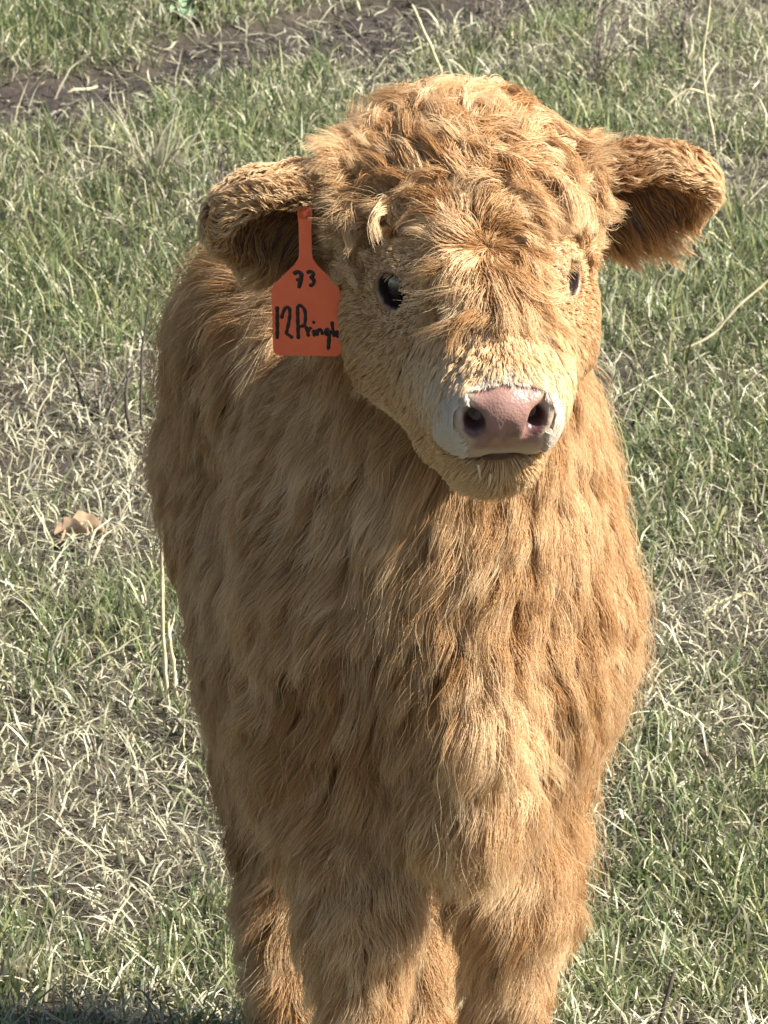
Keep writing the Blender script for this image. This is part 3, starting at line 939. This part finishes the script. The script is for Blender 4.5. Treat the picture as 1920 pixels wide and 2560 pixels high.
def ears():
    for sg, e0, ax, br, op in EARS:
        own_id = EAR_R if sg < 0 else EAR_L
        n = 9500
        q = tcen - e0
        a_ = q @ ax; b_ = q @ br; c_ = q @ op
        inner = (((a_ - 0.066) / 0.050) ** 2 + ((b_ + 0.008) / 0.038) ** 2 < 1) & ((tnor @ op) > -0.1) & (c_ > -0.02)
        d = np.where(town == own_id, 1.0, 0.0) * np.where(inner, 0.20, 1.0)
        P, own = roots(n, d)
        q = P - e0
        a_ = q @ ax; b_ = q @ br
        def flow(P, nrm):
            q = P - e0
            bb = (q @ br)[:, None]; aa = (q @ ax)[:, None]
            v = ax[None] * 0.75 + br[None] * bb * 22 + np.array([0, -0.1, -0.35])[None]
            v = v + np.stack([vnoise(P * 45 + 3.7 * j, 240 + j) for j in range(3)], -1) * 0.5
            return norm(v)
        low = sstep(0.0, -0.03, b_)
        L = 0.015 + 0.034 * low * sstep(0.12, 0.06, a_) + 0.004 * sstep(0.1, 0.13, a_)
        L = L * rng.uniform(0.6, 1.25, n)
        one = np.ones(n)
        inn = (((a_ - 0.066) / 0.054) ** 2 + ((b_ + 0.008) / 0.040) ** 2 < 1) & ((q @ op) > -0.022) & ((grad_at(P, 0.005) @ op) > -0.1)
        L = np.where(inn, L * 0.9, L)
        S = grow(P, flow, L, 8, 0.55 * one, 0.35 * one, 0.2 + 0.6 * low, 0.35 * one, 261, 50)
        S, near = clump(S, P, 1100, 0.55, 1.0)
        S = crimp(S, near, 0.0012 * one, 1.0 * one, 12)
        sh = 0.36 + 0.12 * rng.normal(0, 1, n) + 0.1 * rng.normal(0, 1, near.max() + 1)[near]
        sh = sh - 0.42 * inn  # inner hair darkened to paint the shade of the ear cup
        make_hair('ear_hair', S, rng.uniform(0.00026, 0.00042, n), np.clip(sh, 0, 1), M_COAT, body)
def lashes():
    for sg, ec, en, al, bl in EYES:
        up_ = bl if bl @ HU > 0 else -bl
        n = 60
        a = rng.uniform(-1, 1, n)
        h = 0.0145 if sg < 0 else 0.0120
        P = ec + en[None] * (0.0205 - 0.004 * a ** 2)[:, None] + al[None] * (0.0155 * a)[:, None] + up_[None] * (h * np.sqrt(1 - 0.8 * a * a))[:, None]
        L = rng.uniform(0.006, 0.012, n)
        t = np.linspace(0, 1, 7)
        d = norm(en[None] * 0.9 + up_[None] * 0.05 + al[None] * (0.4 * a)[:, None] + rng.normal(0, 0.12, (n, 3)))
        S = P[:, None] + d[:, None] * (L[:, None] * t)[..., None] + (np.array([0, 0, -1.0]) * 0.5)[None, None] * (L[:, None] * t ** 2)[..., None]
        make_hair('eyelash', S, rng.uniform(0.0002, 0.0003, n), np.full(n, 0.3), M_COAT, body)
lashes()
face(); mop(); ears()
print('hair', time.time() - T0)

# ------------------------------------------------------------------ ear tag
def ear_tag():
    sg, e0, ax, br, op = EARS[0]
    top = e0 + ax * TAG_A + op * 0.026 + br * 0.024
    N = norm(np.array([-0.10, -0.97, -0.12]))               # face of the tag
    Uu = norm(np.cross(np.array([0, 0, 1.0]), -N)); Uu = Uu if Uu[0] > 0 else -Uu
    Vv = np.cross(N, Uu); Vv = Vv if Vv[2] > 0 else -Vv       # up
    m, nt, b = new_mat('orange_plastic')
    tc = nt.nodes.new('ShaderNodeTexCoord'); nz = nt.nodes.new('ShaderNodeTexNoise'); nz.inputs['Scale'].default_value = 60; nz.inputs['Detail'].default_value = 5
    rp = nt.nodes.new('ShaderNodeValToRGB')
    rp.color_ramp.elements[0].color = (0.78, 0.115, 0.045, 1); rp.color_ramp.elements[1].color = (0.95, 0.21, 0.09, 1)
    nt.links.new(tc.outputs['Object'], nz.inputs['Vector']); nt.links.new(nz.outputs['Fac'], rp.inputs[0]); nt.links.new(rp.outputs[0], b.inputs['Base Color'])
    b.inputs['Roughness'].default_value = 0.5
    b.inputs['Subsurface Weight'].default_value = 0.2; b.inputs['Subsurface Radius'].default_value = (0.004, 0.001, 0.001)
    mi, nt, b = new_mat('marker_ink')
    b.inputs['Base Color'].default_value = (0.012, 0.008, 0.010, 1); b.inputs['Roughness'].default_value = 0.45
    root = link(bpy.data.objects.new('ear_tag', None)); root.location = top
    tag(root, 'orange plastic ear tag with handwriting hanging from the ear at image left', 'ear tag')
    # outline of the panel in millimetres, (0,0) at the hole, v downwards
    hw = 30.0
    half = [(0, 7), (6.0, 4), (6.6, 0), (6.0, -4), (5.6, -10), (5.6, -34), (6.2, -40), (10, -46), (18, -54), (26, -62), (29, -66), (hw, -72), (hw, -122), (hw - 1.2, -126), (hw - 4.5, -128), (0, -128)]
    out = half + [(-x, y) for x, y in half[-2:0:-1]]
    # local mesh, bent slightly along its length and about the vertical
    def loc(u, v, w):
        w = w + 0.0009 * u * u * 0.9 - 0.0010 * v - 0.00035 * v * v * 0.5
        return (Uu * u + Vv * v + N * w) * 0.001
    def fill(poly, w0, w1, name, mat, parent):
        import bmesh
        bm = bmesh.new()
        # cut the panel into horizontal strips so that it can bend
        vs_ = [bm.verts.new((x, y, 0)) for x, y in poly]
        f = bm.faces.new(vs_)
        for yy in range(-124, 4, 6):
            bmesh.ops.bisect_plane(bm, geom=bm.verts[:] + bm.edges[:] + bm.faces[:], plane_co=(0, yy, 0), plane_no=(0, 1, 0))
        for xx in range(-24, 25, 8):
            bmesh.ops.bisect_plane(bm, geom=bm.verts[:] + bm.edges[:] + bm.faces[:], plane_co=(xx, 0, 0), plane_no=(1, 0, 0))
        ext = bmesh.ops.extrude_face_region(bm, geom=bm.faces[:])
        nv = [v for v in ext['geom'] if isinstance(v, bmesh.types.BMVert)]
        for v in nv: v.co.z = 1
        for v in bm.verts:
            w = w1 if v.co.z > 0.5 else w0
            p = loc(v.co.x, v.co.y, w); v.co = Vector(p)
        bmesh.ops.recalc_face_normals(bm, faces=bm.faces[:])
        me = bpy.data.meshes.new(name); bm.to_mesh(me); bm.free(); me.materials.append(mat)
        o = link(bpy.data.objects.new(name, me), parent)
        bv = o.modifiers.new('bevel', 'BEVEL'); bv.width = 0.0005; bv.segments = 2; bv.limit_method = 'ANGLE'
        return o
    panel = fill(out, -1.1, 1.1, 'tag_panel', m, root)
    # the stud through the ear
    V, F = tube([loc(0, 0, -14), loc(0, 0, 2), loc(0, 0, 3.4), loc(0, 0, 3.6)], [0.0028, 0.0028, 0.0045, 0.0001], 14)
    np_mesh('stud', V, F, m, root)
    # handwriting: flat marker strokes
    def k(x, y): return ((x - 815) / 21.2, (y - 2010) / -21.2 * -1)
    Z = lambda pts: [((x - 815) / 21.2, -128 - (y - 2010) / 21.2) for x, y in pts]
    glyphs = [
        ('digit', [([(275, 1060), (272, 1380), (262, 1690)], 2.6)]),
        ('digit', [([(350, 1300), (372, 1200), (415, 1100), (465, 1062), (505, 1110), (505, 1230), (480, 1380), (452, 1500), (425, 1580), (470, 1605), (550, 1670)], 2.4)]),
        ('letter', [([(650, 1690), (648, 1380), (650, 1045)], 2.5), ([(650, 1045), (715, 1040), (775, 1105), (792, 1220), (785, 1350), (765, 1425), (670, 1450)], 2.3)]),
        ('letter', [([(790, 1430), (820, 1540), (840, 1640)], 2.4), ([(828, 1560), (850, 1480), (905, 1462)], 2.4)]),
        ('letter', [([(935, 1500), (940, 1560), (945, 1635)], 2.4), ([(938, 1330), (940, 1390)], 2.0)]),
        ('letter', [([(1000, 1490), (1000, 1560), (1005, 1625)], 2.4), ([(1003, 1540), (1040, 1490), (1080, 1500), (1095, 1600)], 2.4)]),
        ('letter', [([(1225, 1500), (1170, 1490), (1140, 1550), (1175, 1600), (1225, 1560), (1230, 1500)], 2.6), ([(1230, 1500), (1215, 1680), (1200, 1860), (1170, 1850)], 2.8)]),
        ('letter', [([(1275, 1330), (1290, 1500), (1310, 1640)], 2.4)]),
        ('letter', [([(1345, 1580), (1385, 1560), (1375, 1510), (1340, 1530), (1345, 1610), (1400, 1640)], 2.0)]),
        ('digit', [([(590, 450), (640, 405), (700, 400), (735, 440), (725, 540), (695, 640), (682, 715)], 3.0), ([(630, 560), (700, 545), (765, 545)], 2.4)]),
        ('digit', [([(830, 420), (890, 385), (960, 410), (945, 480), (890, 500), (965, 540), (960, 620), (905, 660), (870, 640)], 2.6)]),
    ]
    for nm, strokes in glyphs:
        VV = []; FF = []; off = 0
        for pts, w in strokes:
            p = np.array(Z(pts))
            # resample smoothly
            d = np.r_[0, np.cumsum(np.linalg.norm(np.diff(p, axis=0), axis=1))]
            q = np.linspace(0, d[-1], max(5, int(d[-1] / 1.0)))
            p = np.stack([np.interp(q, d, p[:, i]) for i in range(2)], -1)
            for _ in range(2):
                p[1:-1] = 0.5 * p[1:-1] + 0.25 * (p[:-2] + p[2:])
            t = np.gradient(p, axis=0); t /= np.linalg.norm(t, axis=1, keepdims=True)
            nn = np.stack([-t[:, 1], t[:, 0]], -1)
            wv = w * 0.62 * (1 + 0.12 * np.sin(np.arange(len(p)) * 0.9))
            wv[0] *= 0.6; wv[-1] *= 0.6
            a = p + nn * wv[:, None]; c = p - nn * wv[:, None]
            ring = []
            for i in range(len(p)):
                ring += [loc(*a[i], 1.05), loc(*a[i], 1.28), loc(*c[i], 1.28), loc(*c[i], 1.05)]
            VV += ring
            for i in range(len(p) - 1):
                for j in range(3):
                    FF.append((off + i * 4 + j, off + i * 4 + j + 1, off + i * 4 + 4 + j + 1, off + i * 4 + 4 + j))
            FF.append((off, off + 1, off + 2, off + 3)); e_ = off + (len(p) - 1) * 4
            FF.append((e_ + 3, e_ + 2, e_ + 1, e_))
            off += len(p) * 4
        np_mesh('handwritten_' + nm, VV, np.array(FF), mi, panel, smooth=False)
TAG_A = 0.056
ear_tag()

# ------------------------------------------------------------------ single things lying and standing in the pasture
def flat_mat(name, c0, c1, scale=120, rough=0.7, transl=0.0):
    m, nt, b = new_mat(name)
    tc = nt.nodes.new('ShaderNodeTexCoord'); nz = nt.nodes.new('ShaderNodeTexNoise'); nz.inputs['Scale'].default_value = scale; nz.inputs['Detail'].default_value = 4
    rp = nt.nodes.new('ShaderNodeValToRGB'); rp.color_ramp.elements[0].color = (*c0, 1); rp.color_ramp.elements[1].color = (*c1, 1)
    rp.color_ramp.elements[0].position = 0.3; rp.color_ramp.elements[1].position = 0.7
    nt.links.new(tc.outputs['Object'], nz.inputs['Vector']); nt.links.new(nz.outputs['Fac'], rp.inputs[0]); nt.links.new(rp.outputs[0], b.inputs['Base Color'])
    b.inputs['Roughness'].default_value = rough
    return m
M_STRAW = flat_mat('straw', (0.44, 0.38, 0.22), (0.64, 0.57, 0.37))
M_DARKSTEM = flat_mat('dead_stem', (0.035, 0.028, 0.022), (0.085, 0.068, 0.05))
M_LEAF = flat_mat('dead_leaf', (0.30, 0.19, 0.115), (0.58, 0.42, 0.28), 60)
M_WEED = flat_mat('weed_leaf', (0.13, 0.20, 0.12), (0.24, 0.33, 0.20), 60)

def stem(name, label, cat, pts, r0, r1, mat, group, nodes=True):
    p = np.array(pts, float)
    base = p[0].copy(); base[2] = gz1(base[0], base[1])
    p = p - p[0]; p[0, 2] -= 0.01
    d = np.r_[0, np.cumsum(np.linalg.norm(np.diff(p, axis=0), axis=1))]
    q = np.linspace(0, d[-1], 22)
    c = np.stack([np.interp(q, d, p[:, i]) for i in range(3)], -1)
    for _ in range(2): c[1:-1] = 0.5 * c[1:-1] + 0.25 * (c[:-2] + c[2:])
    c[1:-1] += np.cumsum(rng.normal(0, 0.0007 if nodes else 0.0003, (20, 3)), 0)
    r = np.linspace(r0, r1, 22) * 0.78
    if nodes: r[[5, 12, 17]] *= 1.35
    V, F = tube(c, r, 6)
    o = np_mesh(name, V, F, mat)
    o.location = base
    tag(o, label, cat, group)
    return o
G1 = 'bleached straw stalks in the pasture'; G2 = 'dark dead stems in the pasture'
S_ = lambda label, pts, r0, r1: stem('straw_stalk', label, 'straw', pts, r0, r1, M_STRAW, G1)
D_ = lambda label, pts, r0, r1: stem('dead_stalk', label, 'dead stalk', pts, r0, r1, M_DARKSTEM, G2, False)
S_('tall upright straw stalk standing just left of the calf', [(-0.26, 1.35, 0.074), (-0.266, 1.34, 0.172), (-0.269, 1.36, 0.258), (-0.272, 1.37, 0.342)], 0.0032, 0.0024)
S_('short straw stalk at the foot of the tall upright stalk', [(-0.246, 1.348, 0.073), (-0.254, 1.352, 0.135), (-0.259, 1.36, 0.179)], 0.0032, 0.0022)
S_('straw stalk leaning left above the crown of the calf', [(0.114, 4.324, 0.497), (0.083, 4.34, 0.561), (0.051, 4.36, 0.635)], 0.0032, 0.0026)
S_('straw stalk slanting down to the right behind the top of the calf head', [(0.206, 4.242, 0.485), (0.163, 4.25, 0.510), (0.116, 4.27, 0.542)], 0.0036, 0.0026)
S_('straw stalk lying level in the grass above the tagged ear', [(-0.222, 4.36, 0.503), (-0.171, 4.365, 0.512), (-0.112, 4.35, 0.504)], 0.0036, 0.0028)
S_('pale straw lying on the bare soil at upper left', [(-0.60, 4.30, 0.497), (-0.559, 4.32, 0.506), (-0.520, 4.34, 0.512)], 0.0050, 0.0030)
S_('long kinked straw arching out of the picture right of the cheek', [(0.394, 2.7, 0.257), (0.453, 2.68, 0.285), (0.487, 2.69, 0.297), (0.532, 2.70, 0.345), (0.60, 2.72, 0.392)], 0.0034, 0.0022)
S_('short straw leaning under the tip of the untagged ear', [(0.580, 3.251, 0.338), (0.545, 3.25, 0.357), (0.515, 3.24, 0.380)], 0.0036, 0.0028)
S_('very tall thin straw rising behind the untagged ear', [(0.57, 3.769, 0.414), (0.552, 3.76, 0.508), (0.541, 3.77, 0.589), (0.55, 3.78, 0.66), (0.558, 3.78, 0.73)], 0.0030, 0.0018)
S_('bent straw with a sharp kink high at right', [(0.459, 3.975, 0.445), (0.494, 3.97, 0.488), (0.530, 3.98, 0.520), (0.575, 3.99, 0.500)], 0.0036, 0.0024)
S_('forked pale straw lying at the right edge beside the chest', [(0.39, 1.66, 0.117), (0.43, 1.68, 0.132), (0.466, 1.696, 0.138), (0.50, 1.66, 0.125)], 0.0036, 0.0026)
S_('pale straw lying across the grass at lower right of the legs', [(0.345, 0.30, 0.0), (0.385, 0.345, 0.022), (0.43, 0.38, 0.030)], 0.0030, 0.0022)
D_('dark dead stem leaning left, farthest left of the dark stems', [(-0.424, 2.433, 0.219), (-0.437, 2.43, 0.269), (-0.454, 2.42, 0.315)], 0.0034, 0.0020)
D_('thick dark dead stem curving up left of the calf flank', [(-0.351, 2.345, 0.206), (-0.363, 2.34, 0.238), (-0.366, 2.35, 0.275), (-0.362, 2.36, 0.295)], 0.0058, 0.0026)
D_('tall dark dead stem beside the thick curved one', [(-0.340, 2.345, 0.206), (-0.342, 2.35, 0.263), (-0.340, 2.36, 0.335), (-0.331, 2.37, 0.395)], 0.0032, 0.0018)
D_('dark hooked twig against the flank below the straw stalk', [(-0.215, 1.208, 0.052), (-0.236, 1.20, 0.085), (-0.248, 1.195, 0.100), (-0.256, 1.19, 0.090)], 0.0036, 0.0022)
D_('dark dead stem slanting right beside the lit neck', [(0.330, 2.301, 0.2), (0.345, 2.30, 0.226), (0.363, 2.30, 0.253), (0.375, 2.31, 0.272)], 0.0036, 0.0022)
D_('short dark dead stem right of the one beside the neck', [(0.377, 2.25, 0.193), (0.391, 2.25, 0.218), (0.415, 2.26, 0.240)], 0.0030, 0.0020)
D_('dark stick standing by the hooves at lower right', [(0.270, 0.366, 0.0), (0.282, 0.37, 0.040), (0.293, 0.38, 0.075)], 0.0042, 0.0022)
D_('small dark stem at the right edge above the lowest stick', [(0.361, 0.68, 0.007), (0.371, 0.68, 0.030), (0.381, 0.69, 0.044)], 0.0046, 0.0026)

for lab, (s0, u0), dv in (('tiny straw bit stuck on the lower lip', (-0.020, -0.052), (0.002, -0.001, -0.012)), ('tiny straw bit hanging from the chin', (-0.008, -0.066), (-0.001, -0.002, -0.011))):
    p = hp(0.165, s0, u0)
    for _ in range(12):
        p = p - grad_at(p[None])[0] * (float(sdf_at(p[None])[0]) - 0.004)
    V, F = tube([(0, 0, 0), np.array(dv) * 0.5, dv], [0.0010, 0.0011, 0.0007], 6)
    o = np_mesh('straw_bit', V, F, M_STRAW); o.location = p
    tag(o, lab, 'straw', 'straw bits on the calf mouth')

M_TWIG = flat_mat('weathered_twig', (0.10, 0.080, 0.066), (0.24, 0.20, 0.165), 90)
def twig_weed(x, y, hgt, spread, nst, label):
    """last year's weed: bare branching stems from one root"""
    VV = []; FF = []; off = 0
    def add(p, r0, r1):
        nonlocal off
        V, F = tube(p, np.linspace(r0, r1, len(p)), 5)
        VV.append(V); FF.append(F + off); off += len(V)
    for k in range(nst):
        a = rng.uniform(0, 2 * np.pi); L = hgt * rng.uniform(0.55, 1.0); lean = spread * rng.uniform(0.1, 1.0)
        t = np.linspace(0, 1, 9)
        p = np.stack([np.cos(a) * lean * t ** 1.3 * L, np.sin(a) * lean * t ** 1.3 * L, L * t * (1 - 0.25 * lean * t) - 0.01], -1)
        p[1:] += np.cumsum(rng.normal(0, 0.0022, (8, 3)), 0)
        add(p, 0.0019, 0.0008)
        for b_ in range(rng.integers(3, 6)):
            j = rng.integers(2, 8); d = norm(np.array([rng.normal(0, 1), rng.normal(0, 1), rng.uniform(0.2, 1.2)])); l = L * rng.uniform(0.12, 0.35)
            q = p[j] + np.linspace(0, 1, 5)[:, None] * d * l
            q[1:] += np.cumsum(rng.normal(0, 0.0022, (4, 3)), 0)
            add(q, 0.0012, 0.0006)
    o = np_mesh('twiggy_weed', np.concatenate(VV), np.concatenate(FF), M_TWIG)
    o.location = (x, y, gz1(x, y))
    tag(o, label, 'weed', 'dead twiggy weeds')
twig_weed(0.00, 4.45, 0.15, 0.7, 9, 'dead twiggy weed standing directly above the crown of the calf')
twig_weed(0.20, 4.55, 0.17, 0.8, 10, 'dead twiggy weed by the slanting straw right of the crown')
twig_weed(0.38, 4.25, 0.18, 0.8, 11, 'largest dead twiggy weed between crown and untagged ear')
twig_weed(0.55, 4.50, 0.16, 0.8, 9, 'dead twiggy weed at the upper right corner')
twig_weed(0.52, 3.65, 0.12, 0.7, 6, 'small dead twiggy weed just behind the untagged ear')
twig_weed(-0.40, 2.42, 0.13, 0.8, 8, 'dead twiggy weed among the dark stalks left of the flank')
twig_weed(-0.27, 3.55, 0.11, 0.8, 6, 'small dead twiggy weed beside the tussock above the tagged ear')
twig_weed(0.52, 1.80, 0.09, 0.9, 6, 'low dead twiggy weed at the right edge level with the chest')

def leaf_mesh(L, W, cup, curl, droop, nu=10, nv=6, lobes=0.0, thick=0.0006):
    """a leaf along +x with its base at 0; two skins so that it has thickness"""
    V = []
    for w in (0, thick):
        for i in range(nu + 1):
            t = i / nu
            half = W * 0.5 * (math.sin(math.pi * min(t * 0.94 + 0.04, 1)) ** 0.75) * (1 + lobes * math.sin(t * 19))
            a = droop * t * t
            cx = L * t * math.cos(a * 0.5); cz = -L * t * math.sin(a * 0.5) + curl * L * math.sin(t * math.pi) * 0.3
            for j in range(nv + 1):
                v = (j / nv - 0.5) * 2
                V.append((cx, half * v, cz + cup * half * v * v + 0.06 * half * math.sin(7 * t + 3 * v) + w))
    F = []
    n = (nu + 1) * (nv + 1)
    for k in (0, 1):
        for i in range(nu):
            for j in range(nv):
                q = [i * (nv + 1) + j, i * (nv + 1) + j + 1, (i + 1) * (nv + 1) + j + 1, (i + 1) * (nv + 1) + j]
                q = [x + k * n for x in q]
                F.append(q if k else q[::-1])
    return np.array(V), np.array(F)

def rotz(a, b=0.0, c=0.0):
    return np.array(Matrix.Rotation(a, 3, 'Z') @ Matrix.Rotation(b, 3, 'Y') @ Matrix.Rotation(c, 3, 'X'))

# curled dead leaf
lx, ly = -0.425, 1.885
dl = link(bpy.data.objects.new('dead_leaf', None)); dl.location = (lx, ly, gz1(lx, ly) + 0.012)
tag(dl, 'curled pale brown dead leaf lying in dry grass left of the calf', 'leaf')
V, F = leaf_mesh(0.070, 0.046, 0.75, 0.5, 0.5, lobes=0.10)
bl_ = np_mesh('leaf_blade', V @ rotz(0.5, -0.1, -0.75).T, F, M_LEAF, dl)
V, F = leaf_mesh(0.045, 0.024, 0.9, 0.3, 0.7, lobes=0.10)
np_mesh('torn_lobe', (V + np.array([-0.006, -0.012, 0.004])) @ rotz(0.1, -0.25, -1.1).T, F, M_LEAF, dl)
V, F = tube(np.array([(-0.025, 0.002, -0.006), (0.0, 0, 0.001), (0.03, 0, 0.006), (0.056, 0, -0.002)]) @ rotz(0.5, -0.1, -0.75).T, [0.0009, 0.0012, 0.001, 0.0005], 6)
np_mesh('midrib', V, F, M_LEAF, dl)

# broad leaved weed by the bare soil
wx, wy = -0.375, 4.77
wd = link(bpy.data.objects.new('broad_leaved_weed', None)); wd.location = (wx, wy, gz1(wx, wy))
tag(wd, 'grey green broad leaved weed at the edge of the bare soil', 'weed')
for k in range(11):
    V, F = leaf_mesh(rng.uniform(0.05, 0.085), rng.uniform(0.028, 0.042), 0.35, 0.6, rng.uniform(0.4, 1.1), 8, 4)
    np_mesh('leaf', V @ rotz(k * 2.4 + rng.uniform(-0.3, 0.3), -rng.uniform(0.35, 1.1)).T, F, M_WEED, wd)

# two dry tussocks
def tussock(x, y, n, Lm, label, lean):
    hd = rng.uniform(0, 2 * np.pi, n)
    rr = np.abs(rng.normal(0, 0.018, n))
    bx = x + rr * np.cos(hd); by = y + rr * np.sin(hd)
    c = dry_cols(n) * 0.6 + np.array([0.40, 0.38, 0.27]) * 0.4
    o = blades('dry_tussock', bx, by, hd + rng.normal(0, 0.5, n), rng.uniform(0.45, 1.0, n) * Lm, rng.uniform(0.0022, 0.004, n), rng.uniform(0.05, 0.8, n), rng.uniform(0.3, 1.9, n),
               rng.uniform(-1, 1, n), c, M_DRY, seg=6, kink=0.26)
    me = o.data
    base = Vector((x, y, gz1(x, y)))
    me.transform(Matrix.Translation(-base)); o.location = base
    del o['kind']
    tag(o, label, 'tussock', 'dry tussocks')
tussock(-0.385, 3.66, 70, 0.19, 'bleached dry tussock fanning up in the grass above the tagged ear', 0)
tussock(0.60, 2.05, 60, 0.12, 'bleached dry tussock at the right edge level with the muzzle', 0)
tussock(-0.40, 0.55, 60, 0.10, 'low dry tussock at the lower left corner', 0)

# ------------------------------------------------------------------ report
tris = sum(len(o.data.polygons) for o in SC.objects if o.type == 'MESH')
print('faces', tris, 'time', time.time() - T0)
